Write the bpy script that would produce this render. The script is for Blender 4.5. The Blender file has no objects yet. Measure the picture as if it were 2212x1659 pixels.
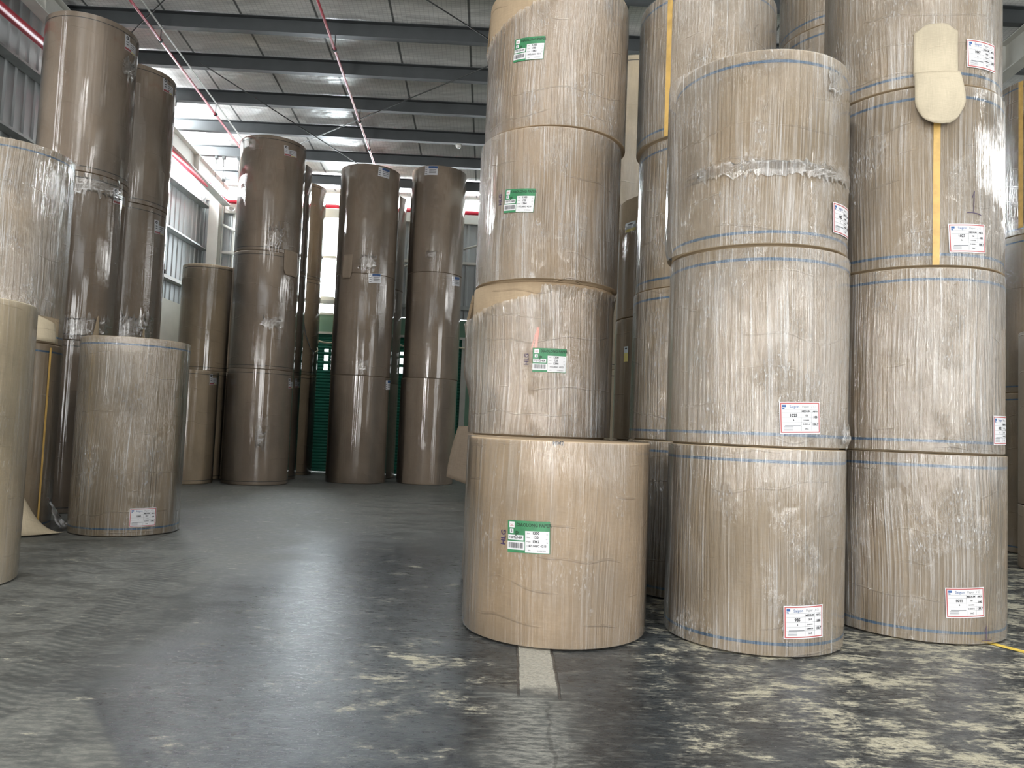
import bpy, bmesh, math, random
from mathutils import Vector, Matrix
random.seed(7)
C = bpy.context.scene.collection
R = math.radians
PSI = R(1.5)                       # the hall stands turned a little against the view

# ------------------------------------------------------------------ camera
F_PX, PITCH, ROLL, EYE = 1620.1, .0569, .0402, 1.3753
cd = bpy.data.cameras.new('camera'); cam = bpy.data.objects.new('camera', cd); C.objects.link(cam)
cd.sensor_width = 36; cd.lens = F_PX / 2212 * 36; cd.clip_start = .05; cd.clip_end = 500
fw = Vector((0, math.cos(PITCH), math.sin(PITCH))); up = Vector((0, -math.sin(PITCH), math.cos(PITCH))); rt = Vector((1, 0, 0))
r2 = rt * math.cos(ROLL) + up * math.sin(ROLL); u2 = -rt * math.sin(ROLL) + up * math.cos(ROLL)
m = Matrix((r2, u2, -fw)).transposed().to_4x4(); m.translation = (0, 0, EYE)
cam.matrix_world = m
bpy.context.scene.camera = cam

# ------------------------------------------------------------------ sky, daylight, exposure
sc = bpy.context.scene
sc.view_settings.view_transform = 'Standard'; sc.view_settings.look = 'None'
sc.view_settings.exposure = 0.06; sc.view_settings.gamma = 1.0; sc.view_settings.use_curve_mapping = False
w = bpy.data.worlds.new('world'); sc.world = w; w.use_nodes = True
w.node_tree.nodes['Background'].inputs[0].default_value = (.93, .97, 1, 1)
w.node_tree.nodes['Background'].inputs[1].default_value = 2.2

def b2w(x, y, z=0):
    c, s = math.cos(PSI), math.sin(PSI)
    return Vector((x*c - y*s, x*s + y*c, z))
def daylight(name, loc, look, sx, sy, watt, col=(1, .985, .96)):
    l = bpy.data.lights.new(name, 'AREA'); l.shape = 'RECTANGLE'; l.size = sx; l.size_y = sy; l.energy = watt; l.color = col
    o = bpy.data.objects.new(name, l); C.objects.link(o)
    o.location = b2w(*loc); d = b2w(*look) - b2w(*loc)
    o.rotation_euler = d.to_track_quat('-Z', 'Y').to_euler()
    return o
# daylight through the loading doors behind the camera and in the right wall, through the far windows, plus added fill lights
daylight('daylight_front_door', (5.0, -8.95, 2.9), (5.0, 0, 2.9), 5.0, 5.6, 600)
daylight('daylight_front_door_left', (-5.2, -8.95, 2.6), (-5.2, 0, 2.6), 2.2, 5.0, 1100)
daylight('daylight_side_door', (13.9, -2.4, 3.4), (0, 1.0, 3.0), 6, 6.6, 560)
daylight('added_side_fill', (13.9, 12.5, 7.0), (0, 12.5, 6.2), 11, .9, 260)  # added fill from high on the right, brightens the left wall
daylight('added_roof_fill_left', (-3.2, -1.5, 8.72), (-3.2, -1.5, 0), .9, 9.5, 330)  # added overhead fill for the left floor and the near left roll
daylight('added_roof_fill_right', (4.3, -1.5, 8.72), (4.3, -1.5, 0), .9, 9.5, 300)  # added overhead fill for the right floor
daylight('daylight_left_tall_window', (-7.6, 8.1, 4.4), (0, 8.1, 4.4), .3, 6.6, 90, (.95, .98, 1))
daylight('daylight_back_window', (-4.5, 19.9, 5.4), (-4.5, 0, 5.4), 1.5, 2.6, 620, (.88, .95, 1))
daylight('daylight_back_window_corner', (-6.35, 19.9, 5.4), (-6.35, 0, 5.4), 1.0, 2.6, 110, (.88, .95, 1))
daylight('daylight_back_clerestory', (0, 19.9, 7.2), (0, 10, 7.6), 15.5, .24, 1600, (.92, .97, 1))
daylight('daylight_left_window', (-7.9, 16.0, 6.95), (-4, 14.5, 9.4), 2.2, .9, 420, (.92, .97, 1))
daylight('added_eave_fill', (-7.72, 16.5, 7.46), (-3, 16.5, 9.2), 4.4, .22, 1300, (.95, .98, 1))  # added fill hidden behind the rafter, brightens the ceiling

# ------------------------------------------------------------------ node helpers
class NT:
    def __init__(s, name):
        s.m = bpy.data.materials.new(name); s.m.use_nodes = True; s.t = s.m.node_tree
        for n in list(s.t.nodes): s.t.nodes.remove(n)
        s.out = s.t.nodes.new('ShaderNodeOutputMaterial')
    def n(s, typ, ins=None, **kw):
        nd = s.t.nodes.new('ShaderNode' + typ)
        for k, v in kw.items(): setattr(nd, k, v)
        for k, v in (ins or {}).items(): s.set(nd.inputs[k], v)
        return nd
    def set(s, sock, v):
        if hasattr(v, 'links') or hasattr(v, 'is_output'): s.t.links.new(v, sock)
        elif isinstance(v, bpy.types.Node): s.t.links.new(v.outputs[0], sock)
        else:
            if isinstance(v, tuple) and len(v) == 3 and sock.type == 'RGBA': v = v + (1,)
            sock.default_value = v
    def math(s, op, a, b=0., c=0., clamp=False):
        nd = s.t.nodes.new('ShaderNodeMath'); nd.operation = op; nd.use_clamp = clamp
        s.set(nd.inputs[0], a); s.set(nd.inputs[1], b); s.set(nd.inputs[2], c); return nd.outputs[0]
    def noise(s, vec, scale=5., detail=4., rough=.55, dist=0.):
        return s.n('TexNoise', {'Vector': vec, 'Scale': scale, 'Detail': detail, 'Roughness': rough, 'Distortion': dist}).outputs[0]
    def ramp(s, v, a, b):                                   # smoothstep
        nd = s.n('MapRange', {'Value': v, 'From Min': a, 'From Max': b}); nd.interpolation_type = 'SMOOTHSTEP'; return nd.outputs[0]
    def mix(s, f, a, b):
        nd = s.t.nodes.new('ShaderNodeMix'); nd.data_type = 'RGBA'
        s.set(nd.inputs[0], f); s.set(nd.inputs[6], a); s.set(nd.inputs[7], b); return nd.outputs[2]
    def scale(s, vec, x, y, z=1., off=None):
        nd = s.n('Mapping', {'Vector': vec, 'Scale': (x, y, z)})
        if off is not None: s.set(nd.inputs['Location'], off)
        return nd.outputs[0]
    def bump(s, h, strength, dist, normal=None):
        nd = s.n('Bump', {'Height': h, 'Strength': strength, 'Distance': dist})
        if normal is not None: s.set(nd.inputs['Normal'], normal)
        return nd.outputs[0]
    def uv(s):                                              # wrap coordinates in metres, shifted for every object
        tc = s.n('TexCoord'); oi = s.n('ObjectInfo')
        o = s.math('MULTIPLY', oi.outputs['Random'], 57.)
        cb = s.n('CombineXYZ', {'X': o, 'Y': s.math('MULTIPLY', o, 1.7), 'Z': o})
        va = s.n('VectorMath', {0: tc.outputs['UV'], 1: cb.outputs[0]}, operation='ADD')
        return va.outputs[0]
    def done(s, sh): s.t.links.new(sh.outputs[0] if isinstance(sh, bpy.types.Node) else sh, s.out.inputs[0]); return s.m
def simple(name, col, rough=.6, metal=0., var=.0, vscale=8., bump=0., spec=.5):
    t = NT(name); tc = t.n('TexCoord').outputs['Object']
    p = t.n('BsdfPrincipled', {'Roughness': rough, 'Metallic': metal, 'Specular IOR Level': spec})
    if var:
        f = t.noise(tc, vscale, 5)
        p_in = t.mix(t.ramp(f, .3, .7), tuple(c*(1-var) for c in col), tuple(min(1, c*(1+var)) for c in col)); t.set(p.inputs['Base Color'], p_in)
    else: t.set(p.inputs['Base Color'], col)
    if bump: t.set(p.inputs['Normal'], t.bump(t.noise(tc, vscale*3, 4), bump, .01))
    return t.done(p)

def kraft(name, col, lines=1., rough=.72, coat=0.):
    t = NT(name); uv = t.uv()
    big = t.noise(t.scale(uv, 1.2, .8), 1.5, 3)
    fib = t.noise(t.scale(uv, 18, 130), 1., 3, .6)          # fine paper weave
    fib2 = t.noise(t.scale(uv, 120, 8), 1., 3, .6)
    tex = t.math('ADD', t.math('MULTIPLY', fib, .5), t.math('MULTIPLY', fib2, .5))
    dark = tuple(c*.86 for c in col); light = tuple(min(1, c*1.12) for c in col)
    base = t.mix(t.ramp(t.math('ADD', t.math('MULTIPLY', big, .6), t.math('MULTIPLY', tex, .4)), .38, .62), dark, light)
    st = t.ramp(t.noise(t.scale(uv, 2.2, 2.2), 1.6, 6, .7), .68, .8)
    base = t.mix(t.math('MULTIPLY', st, .25), base, tuple(c*.45 for c in col))
    # a few raised creases running around the roll
    sep = t.n('SeparateXYZ', {0: uv})
    wob = t.noise(t.scale(uv, .9, .25), 1.2, 2)
    zz = t.math('ADD', t.math('MULTIPLY', sep.outputs[1], 4.6), t.math('MULTIPLY', wob, 2.3))
    fr = t.math('ABSOLUTE', t.math('SUBTRACT', t.math('FRACT', zz), .5))
    gate = t.ramp(t.noise(t.scale(uv, 1.6, 5.5), 1., 1), .53, .6)
    crease = t.math('MULTIPLY', t.ramp(fr, .045, .0), gate)
    h = t.math('ADD', t.math('MULTIPLY', crease, 1.0*lines), t.math('MULTIPLY', tex, .12))
    nb = t.bump(h, .55, .012)
    p = t.n('BsdfPrincipled', {'Base Color': base, 'Roughness': rough, 'Normal': nb, 'Specular IOR Level': .25, 'Coat Weight': coat, 'Coat Roughness': .2})
    return t.done(p)

def film(name, rough, streak, crink, horiz=0., haze=.22, base=1.2, bs=1.):
    t = NT(name); uv = t.uv()
    lean = t.math('MULTIPLY', t.math('SUBTRACT', t.noise(t.scale(uv, .8, .5), 1., 1), .5), .16)      # wrinkles lean a little, patch by patch
    sp = t.n('SeparateXYZ', {0: uv}); ul = t.math('ADD', sp.outputs[0], lean)
    q = t.n('CombineXYZ', {'X': ul, 'Y': sp.outputs[1]}).outputs[0]
    f1 = t.noise(t.scale(q, 95, 1.1), 1., 3, .6)                 # fine stretch wrinkles
    f0 = t.noise(t.scale(q, 190, 7), 1., 2, .6, .2)
    f3 = t.noise(t.scale(q, 34, .55), 1., 3, .6)
    f2 = t.noise(t.scale(uv, 4.2, .8), 1., 3)
    cm = t.ramp(t.noise(t.scale(uv, 3.4, 1.7), 1., 3), .50, .66)
    cr = t.noise(t.scale(uv, 95, 26), 1., 4, .65, .3)
    area = t.ramp(f2, .36, .64)
    l1 = t.ramp(f1, .47, .70); l2 = t.ramp(f3, .50, .70)
    lines = t.math('MULTIPLY', t.math('ADD', t.math('MULTIPLY', l1, .6), t.math('MULTIPLY', l2, .4)), t.math('ADD', .22, t.math('MULTIPLY', area, .78)))
    h = t.math('ADD', t.math('MULTIPLY', f1, streak), t.math('MULTIPLY', f0, streak*.22))
    h = t.math('ADD', h, t.math('MULTIPLY', f3, streak*1.1))
    h = t.math('ADD', h, t.math('MULTIPLY', t.math('MULTIPLY', cr, cm), crink))
    if horiz:
        hm = t.ramp(t.noise(t.scale(uv, 5, .6), 1., 2), .50, .60)
        hh = t.noise(t.scale(uv, 7, 55), 1., 3, .6, .4)
        h = t.math('ADD', h, t.math('MULTIPLY', t.math('MULTIPLY', hh, hm), horiz))
    nb = t.bump(h, .8*bs, .009)
    fre = t.n('Fresnel', {'IOR': 1.5, 'Normal': nb})
    fac = t.math('MULTIPLY', fre.outputs[0], base, clamp=True)
    gl = t.n('BsdfGlossy', {'Color': (1, 1, 1), 'Roughness': rough, 'Normal': nb})
    tr = t.n('BsdfTransparent', {'Color': (.985, .985, .985)})
    df = t.n('BsdfDiffuse', {'Color': (.86, .86, .86), 'Normal': nb})
    spk = t.math('MULTIPLY', t.math('MULTIPLY', t.ramp(cr, .54, .66), cm), 1.0)
    hz = t.math('MULTIPLY', t.math('MAXIMUM', lines, spk), haze, clamp=True)
    hz = t.math('ADD', hz, t.math('ADD', .012, t.math('MULTIPLY', area, haze*.06)))
    s1 = t.n('MixShader', {0: hz, 1: tr.outputs[0], 2: df.outputs[0]})
    s2 = t.n('MixShader', {0: fac, 1: s1.outputs[0], 2: gl.outputs[0]})
    return t.done(s2)

M = {}
M['kraft'] = kraft('kraft_paper', (.365, .286, .192))
M['kraft_green'] = kraft('kraft_paper_centre', (.39, .295, .195), 1.6)
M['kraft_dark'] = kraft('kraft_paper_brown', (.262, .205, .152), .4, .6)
M['kraft_flap'] = kraft('kraft_flap_paper', (.47, .41, .305), .3)
M['kraft_pale'] = kraft('kraft_paper_pale', (.54, .46, .33), .5)
M['film'] = film('stretch_film', .06, 1.25, 1.8, haze=.56, base=1.8)
M['film_soft'] = film('stretch_film_soft', .09, .8, .4, haze=.22, base=1.2, bs=.6)
M['film_white'] = film('bunched_film', .08, .8, 2.4, haze=.5, base=2.4)
M['film_bunch'] = film('bunched_clear_film', .06, .5, 2.0, haze=.2, base=2.6)
M['film_gloss'] = film('stretch_film_glossy', .05, .10, .25, horiz=.40, haze=.04, base=1.35, bs=.6)
M['blue'] = simple('blue_print', (.05, .125, .225), .5, var=.2, vscale=30)
M['seam'] = simple('dark_print', (.035, .03, .025), .5)
M['tape'] = simple('yellow_tape', (.56, .36, .11), .35, var=.15, vscale=10)
M['white'] = simple('label_white', (.66, .66, .68), .45, var=.03)
M['ink'] = simple('label_ink', (.025, .025, .03), .5)
M['greyink'] = simple('label_grey_ink', (.20, .21, .23), .5)
M['red'] = simple('label_red', (.42, .10, .10), .5)
M['lblue'] = simple('label_blue', (.03, .10, .28), .5)
M['lpale'] = simple('label_pale', (.55, .62, .66), .5)
M['green'] = simple('label_green', (.035, .20, .085), .45, var=.15, vscale=20)
M['dgreen'] = simple('label_dark_green', (.008, .05, .02), .5)
M['yellow'] = simple('label_yellow', (.7, .62, .18), .5)
M['orange'] = simple('marker_orange', (.85, .30, .20), .5)
M['marker'] = simple('marker_violet', (.05, .03, .09), .5)
M['steel'] = simple('galvanised_steel', (.30, .32, .31), .42, .55, var=.15, vscale=3)
M['purlin'] = simple('dark_painted_purlin', (.055, .062, .066), .5, .1, var=.1, vscale=3)
M['steel_pale'] = simple('painted_steel_grey', (.50, .50, .46), .55, var=.06, vscale=3)
M['steel_dark'] = simple('dark_steel', (.06, .065, .065), .5, .3)
M['pipe'] = simple('red_paint', (.48, .02, .045), .35, var=.12, vscale=4)
M['wall_metal'] = simple('corrugated_cladding', (.36, .385, .39), .5, .1, var=.10, vscale=.9)
M['plaster'] = simple('painted_plaster', (.62, .60, .52), .75, var=.05, vscale=2, bump=.1)
M['green_wall'] = simple('green_paint', (.13, .24, .17), .55, var=.06, vscale=2)
M['shutter'] = simple('green_shutter_paint', (.012, .15, .10), .4, var=.15, vscale=5)
M['frame'] = simple('window_frame_paint', (.55, .56, .52), .5)
M['lamp'] = simple('lamp_glass', (.8, .8, .78), .3)
M['cream_cable'] = simple('cream_hose', (.6, .56, .42), .5)
M['floor_paint'] = simple('yellow_floor_paint', (.72, .52, .08), .6, var=.25, vscale=14)
def glass():
    t = NT('window_glass'); f = t.n('Fresnel', {'IOR': 1.45})
    return t.done(t.n('MixShader', {0: f.outputs[0], 1: t.n('BsdfTransparent', {'Color': (.97, .98, .98)}).outputs[0], 2: t.n('BsdfGlossy', {'Roughness': .02}).outputs[0]}))
M['glass'] = glass()
def foil():
    t = NT('foil_insulation'); tc = t.n('TexCoord').outputs['Object']
    br = t.n('TexBrick', {'Vector': tc, 'Scale': 1., 'Mortar Size': .006, 'Brick Width': .075, 'Row Height': .05, 'Color1': (.88, .89, .87), 'Color2': (.84, .85, .84), 'Mortar': (.70, .71, .70)}, offset=0.)
    sep = t.n('SeparateXYZ', {0: tc})
    lap = t.math('ABSOLUTE', t.math('SUBTRACT', t.math('FRACT', t.math('MULTIPLY', sep.outputs[0], .8)), .5))
    lapm = t.ramp(lap, .022, .008)
    col = t.mix(lapm, br.outputs[0], (.16, .17, .17))
    sag = t.noise(t.scale(tc, .7, 1.4), 1.4, 3); wr = t.noise(t.scale(tc, 6, 3), 1.3, 4)
    h = t.math('ADD', t.math('MULTIPLY', sag, 1.), t.math('MULTIPLY', wr, .06))
    nb = t.bump(h, .5, .16); nb = t.bump(br.outputs['Fac'], .25, .004, nb)
    p = t.n('BsdfPrincipled', {'Base Color': col, 'Metallic': .2, 'Roughness': .32, 'Normal': nb})
    return t.done(p)
M['foil'] = foil()

def floor_mat():
    t = NT('worn_concrete'); tc = t.n('TexCoord').outputs['Object']; sep = t.n('SeparateXYZ', {0: tc}); X, Y = sep.outputs[0], sep.outputs[1]
    warp = t.noise(tc, 1.1, 4); warp2 = t.noise(tc, 6., 5)
    fine = t.noise(t.scale(tc, 1, 3.0), 11., 10, .78); med = t.noise(t.scale(tc, 1, 1.5), 2.6, 8, .68, .4)
    vf = t.noise(tc, 60., 4, .7)
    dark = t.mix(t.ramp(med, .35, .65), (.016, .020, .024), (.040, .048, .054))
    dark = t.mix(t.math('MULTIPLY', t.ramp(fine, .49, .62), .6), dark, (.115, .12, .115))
    # grey dust left and back; the contrast also paints a shadow over the centre
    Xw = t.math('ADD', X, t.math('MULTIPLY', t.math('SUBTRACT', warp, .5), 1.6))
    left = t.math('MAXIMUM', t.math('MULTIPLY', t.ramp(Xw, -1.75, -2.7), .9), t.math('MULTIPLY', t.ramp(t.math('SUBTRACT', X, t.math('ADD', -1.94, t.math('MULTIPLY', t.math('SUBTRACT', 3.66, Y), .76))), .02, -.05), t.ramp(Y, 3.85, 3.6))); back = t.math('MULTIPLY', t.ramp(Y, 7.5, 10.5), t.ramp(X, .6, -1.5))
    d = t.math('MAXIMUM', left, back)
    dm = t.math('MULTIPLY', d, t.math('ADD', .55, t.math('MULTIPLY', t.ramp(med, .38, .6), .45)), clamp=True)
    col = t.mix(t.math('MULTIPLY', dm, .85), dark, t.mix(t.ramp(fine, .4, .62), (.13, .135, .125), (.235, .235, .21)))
    # cream paper dust worn off to the right
    rgt = t.ramp(t.math('ADD', X, t.math('MULTIPLY', Y, .0)), .35, 1.5)
    c1 = t.math('ADD', t.noise(t.scale(tc, 1.2, 1.9), 2.2, 14, .80, .25), t.math('MULTIPLY', rgt, .105))
    c1 = t.math('ADD', c1, t.math('MULTIPLY', t.math('SUBTRACT', fine, .5), .55))
    bx = t.math('DIVIDE', t.math('ADD', X, .48), .55); by = t.math('DIVIDE', t.math('SUBTRACT', Y, 4.2), .75)
    bb = t.ramp(t.math('ADD', t.math('MULTIPLY', bx, bx), t.math('MULTIPLY', by, by)), 1.3, .1)
    c1 = t.math('ADD', c1, t.math('MULTIPLY', bb, .075))
    cm = t.ramp(c1, .60, .70)
    cmid = t.ramp(c1, .52, .66)
    col = t.mix(t.math('MULTIPLY', cmid, .42), col, (.20, .205, .19))
    col = t.mix(t.math('MULTIPLY', cm, .9), col, t.mix(t.ramp(vf, .4, .6), (.42, .39, .29), (.56, .53, .41)))
    # pale filled trench ending in a patch of cement dust
    sx = t.math('ABSOLUTE', t.math('SUBTRACT', t.math('ADD', X, t.math('MULTIPLY', t.math('SUBTRACT', warp2, .5), .02)), .205))
    yv = t.math('ADD', Y, t.math('MULTIPLY', t.math('SUBTRACT', warp2, .5), .35))
    strip = t.math('MULTIPLY', t.ramp(sx, .108, .098), t.ramp(yv, 3.98, 4.06))
    col = t.mix(strip, col, t.mix(t.ramp(vf, .35, .6), (.24, .24, .215), (.42, .41, .36)))
    crack = t.math('MULTIPLY', t.ramp(t.math('ABSOLUTE', t.math('SUBTRACT', sx, .106)), .010, .004), t.ramp(yv, 3.9, 4.0))
    px = t.math('ABSOLUTE', t.math('SUBTRACT', X, .16))
    patch = t.math('MULTIPLY', t.ramp(t.math('ADD', px, t.math('MULTIPLY', warp2, .25)), .42, .16), t.ramp(yv, 4.12, 3.85))
    col = t.mix(t.math('MULTIPLY', patch, t.math('ADD', .2, t.math('MULTIPLY', t.ramp(fine, .4, .6), .55))), col, (.30, .30, .27))
    cx = t.math('ABSOLUTE', t.math('SUBTRACT', X, t.math('ADD', .24, t.math('MULTIPLY', t.math('SUBTRACT', warp2, .5), .12))))
    crack2 = t.math('MULTIPLY', t.ramp(cx, .012, .004), t.ramp(yv, 3.9, 3.8))
    col = t.mix(t.math('MULTIPLY', t.math('MAXIMUM', crack, t.math('MULTIPLY', crack2, .5)), .85), col, (.03, .03, .03))
    # tyre tracks swept through the dust
    def track(x0, a, b, wdt, y0, y1, depth):
        cxx = t.math('ADD', x0, t.math('ADD', t.math('MULTIPLY', Y, a), t.math('MULTIPLY', t.math('MULTIPLY', Y, Y), b)))
        dd = t.math('ABSOLUTE', t.math('SUBTRACT', X, cxx))
        tread = t.math('ADD', .45, t.math('MULTIPLY', t.math('SINE', t.math('MULTIPLY', t.math('ADD', Y, t.math('MULTIPLY', X, .4)), 95.)), .4))
        return t.math('MULTIPLY', t.math('MULTIPLY', t.math('MULTIPLY', t.ramp(dd, wdt, wdt*.7), tread), t.math('MULTIPLY', t.ramp(Y, y0, y0+.4), t.ramp(Y, y1, y1-.8))), depth)
    tr = track(-.95, -.50, .031, .13, 2.5, 8, .75)
    tr = t.math('MAXIMUM', tr, track(-.62, -.47, .029, .05, 2.5, 7, .5))
    tr = t.math('MAXIMUM', tr, track(-1.35, -.18, .017, .10, 4.4, 8.5, .55))
    col = t.mix(tr, col, (.05, .055, .055))
    # smooth dark stain
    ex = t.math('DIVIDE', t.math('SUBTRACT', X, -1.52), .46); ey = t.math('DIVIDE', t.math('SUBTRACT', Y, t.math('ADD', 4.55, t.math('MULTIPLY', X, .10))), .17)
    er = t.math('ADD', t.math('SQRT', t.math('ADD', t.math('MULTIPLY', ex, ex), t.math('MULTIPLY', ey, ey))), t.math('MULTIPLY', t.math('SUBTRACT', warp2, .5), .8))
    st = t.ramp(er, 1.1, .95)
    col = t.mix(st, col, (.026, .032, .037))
    # thin scratches
    #sc1 = t.n('TexWave', {'Vector': tc, 'Scale': .55, 'Distortion': 9., 'Detail': 3., 'Detail Scale': .8}).outputs[1]
    #scm = t.math('MULTIPLY', t.ramp(sc1, .985, .998), t.ramp(warp, .5, .6))
    
    dust = t.math('MAXIMUM', t.math('MAXIMUM', dm, cm), patch)  # dusty areas plus the painted tone left of the shaded centre
    rough = t.math('ADD', t.math('ADD', .14, t.math('MULTIPLY', dust, .38)), t.math('MULTIPLY', fine, .30))  # dust also carries the painted tone left of the shaded centre
    h = t.math('ADD', t.math('ADD', t.math('MULTIPLY', med, .9), t.math('MULTIPLY', t.noise(t.scale(tc, 1, 1.3), 11., 4, .6), .5)), t.math('ADD', t.math('MULTIPLY', fine, .16), t.math('MULTIPLY', crack, -1.)))
    nb = t.bump(h, .7, .0085)
    p = t.n('BsdfPrincipled', {'Base Color': col, 'Roughness': rough, 'Normal': nb, 'Specular IOR Level': .4})
    return t.done(p)
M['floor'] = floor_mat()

# ------------------------------------------------------------------ object helpers
def link(name, me, mat, parent=None, loc=None, rotz=None):
    o = bpy.data.objects.new(name, me); C.objects.link(o)
    if mat and not me.materials: me.materials.append(M[mat] if isinstance(mat, str) else mat)
    if parent: o.parent = parent
    if loc is not None: o.location = loc
    if rotz is not None: o.rotation_euler = (0, 0, rotz)
    return o
def mesh(name, vs, fs, smooth=True, uvs=None):
    me = bpy.data.meshes.new(name); me.from_pydata(vs, [], fs); me.update()
    if uvs:
        ul = me.uv_layers.new(name='uv')
        for lp in me.loops: ul.data[lp.index].uv = uvs[lp.vertex_index]
    if smooth: me.polygons.foreach_set('use_smooth', [True]*len(me.polygons))
    return me
class MB:
    def __init__(s): s.v = []; s.f = []
    def add(s, vs, fs): k = len(s.v); s.v += [tuple(a) for a in vs]; s.f += [tuple(i+k for i in f) for f in fs]; return s
    def box(s, x0, x1, y0, y1, z0, z1):
        v = [(x, y, z) for z in (z0, z1) for y in (y0, y1) for x in (x0, x1)]
        return s.add(v, [(0, 2, 3, 1), (4, 5, 7, 6), (0, 1, 5, 4), (2, 6, 7, 3), (0, 4, 6, 2), (1, 3, 7, 5)])
    def tube(s, pts, r, seg=10):
        pts = [Vector(p) for p in pts]; vs = []; fs = []
        for i, p in enumerate(pts):
            d = (pts[min(i+1, len(pts)-1)] - pts[max(i-1, 0)]).normalized()
            a = d.orthogonal().normalized() if i == 0 else (a - d*a.dot(d)).normalized()
            b = d.cross(a)
            for k in range(seg):
                t = 2*math.pi*k/seg; vs.append(p + (a*math.cos(t) + b*math.sin(t))*r)
        for i in range(len(pts)-1):
            for k in range(seg):
                q = (k+1) % seg; fs.append((i*seg+k, i*seg+q, (i+1)*seg+q, (i+1)*seg+k))
        fs.append(tuple(range(seg-1, -1, -1))); fs.append(tuple(range((len(pts)-1)*seg, len(pts)*seg)))
        return s.add(vs, fs)
    def prism(s, prof, p0, p1, ax, az):          # profile (a,b) swept from p0 to p1; a along ax, b along az
        p0, p1, ax, az = Vector(p0), Vector(p1), Vector(ax), Vector(az); n = len(prof)
        vs = [p + ax*a + az*b for p in (p0, p1) for a, b in prof]
        fs = [(i, (i+1) % n, n+(i+1) % n, n+i) for i in range(n)] + [tuple(range(n-1, -1, -1)), tuple(range(n, 2*n))]
        return s.add(vs, fs)
    def build(s, name, mat, parent=None, smooth=False, bld=True, loc=None):
        me = mesh(name, s.v, s.f, smooth)
        o = link(name, me, mat, parent, loc, PSI if (bld and not parent) else None)
        return o
def tag(o, label=None, cat=None, group=None, kind=None):
    if label: o['label'] = label
    if cat: o['category'] = cat
    if group: o['group'] = group
    if kind: o['kind'] = kind
    return o
def empty(name, loc, rotz=0.):
    o = bpy.data.objects.new(name, None); C.objects.link(o); o.location = loc; o.rotation_euler = (0, 0, rotz); o.empty_display_size = .2
    return o

# ------------------------------------------------------------------ the hall (building frame: x right, y back, turned by PSI)
XL, XR, YF, YB = -7.75, 14., -9., 19.75
roofz = lambda y: 8.78 - .068*y
fm = MB(); fm.add([(XL-.3, YF-.3, 0), (XR+.3, YF-.3, 0), (XR+.3, YB+.3, 0), (XL-.3, YB+.3, 0)], [(0, 1, 2, 3)])
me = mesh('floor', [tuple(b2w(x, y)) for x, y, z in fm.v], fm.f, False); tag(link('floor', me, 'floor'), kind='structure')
cm_ = MB()
def roofslab(x0, x1, y0, y1):
    cm_.add([(x, y, roofz(y)+dz) for dz in (0, .12) for x, y in ((x0, y0), (x1, y0), (x1, y1), (x0, y1))], [(3, 2, 1, 0), (4, 5, 6, 7), (0, 1, 5, 4), (1, 2, 6, 5), (2, 3, 7, 6), (3, 0, 4, 7)])
roofslab(XL-.1, XR+.1, 3.3, YB+.1); roofslab(XL-.1, XR+.1, YF, -6.3)
roofslab(XL-.1, -3.65, -6.3, 3.3); roofslab(-2.75, 3.85, -6.3, 3.3); roofslab(4.75, XR+.1, -6.3, 3.3)  # two slots added for the overhead fill lights
tag(cm_.build('ceiling', 'foil'), kind='structure')

def corr(mb, a, b, fixed, z0, z1, axis, face, pitch=.26, dep=.035):
    """trapezoid cladding between a and b along an axis; z1 may be a function"""
    pts = []; n = max(1, int(round((b-a)/pitch))); p = (b-a)/n
    for i in range(n):
        s = a + i*p; pts += [(s, 0), (s+p*.60, 0), (s+p*.72, dep), (s+p*.88, dep)]
    pts.append((b, 0)); vs = []; fs = []
    for s, d in pts:
        x, y = (s, fixed + face*d) if axis == 'x' else (fixed + face*d, s)
        top = z1(y if axis == 'x' else s) if callable(z1) else z1
        vs += [(x, y, z0), (x, y, top)]
    for i in range(len(pts)-1): fs.append((2*i, 2*i+2, 2*i+3, 2*i+1))
    # closed at the back so the sheet has thickness
    k = len(vs); xo = -face*.03
    e = [(a, z0), (b, z0)]
    for s in (a, b):
        x, y = (s, fixed + xo) if axis == 'x' else (fixed + xo, s)
        top = z1(y if axis == 'x' else s) if callable(z1) else z1
        vs += [(x, y, z0), (x, y, top)]
    fs.append((k+2, k, k+1, k+3))
    mb.add(vs, fs)
# back wall: cladding left out where windows, shutter and clerestory are
wb = MB()
WINS = [(-7.0, -5.72), (-5.28, -3.86)]        # behind the near left stacks, and the tall bright one
x0 = XL
segs = [(XL, -7.0), (-5.72, -5.28), (-3.86, XR)]
for a, b in segs: corr(wb, a, b, YB, 4.15, 7.05, 'x', -1)
wb.build('wall_back', 'wall_metal')['kind'] = 'structure'
g = MB()
g.box(XL, XR, YB-.02, YB+.12, 3.66, 4.12)
g.box(XL, -5.9, YB-.02, YB+.12, 0, 3.66); g.box(-.78, XR, YB-.02, YB+.12, 0, 3.66)
g.build('wall_back_lower', 'green_wall')['kind'] = 'structure'
for a, b in WINS:
    i = WINS.index((a, b))+1
    t = MB(); z0, z1 = 4.12, 7.05
    for x in (a, b-.05): t.box(x, x+.05, YB-.06, YB+.05, z0, z1)
    for z in (z0, z1-.05, 5.59): t.box(a+.05, b-.05, YB-.05, YB+.04, z, z+(.04 if z == 5.59 else .05))
    t.box(a-.03, b+.03, YB-.13, YB-.02, 4.45, 4.58)
    o = t.build('window_%d' % i, 'frame'); o['kind'] = 'structure'
    p = MB().box(a+.05, b-.05, YB-.005, YB+.005, z0+.05, z1-.05).build('window_pane', 'glass', o)
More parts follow.
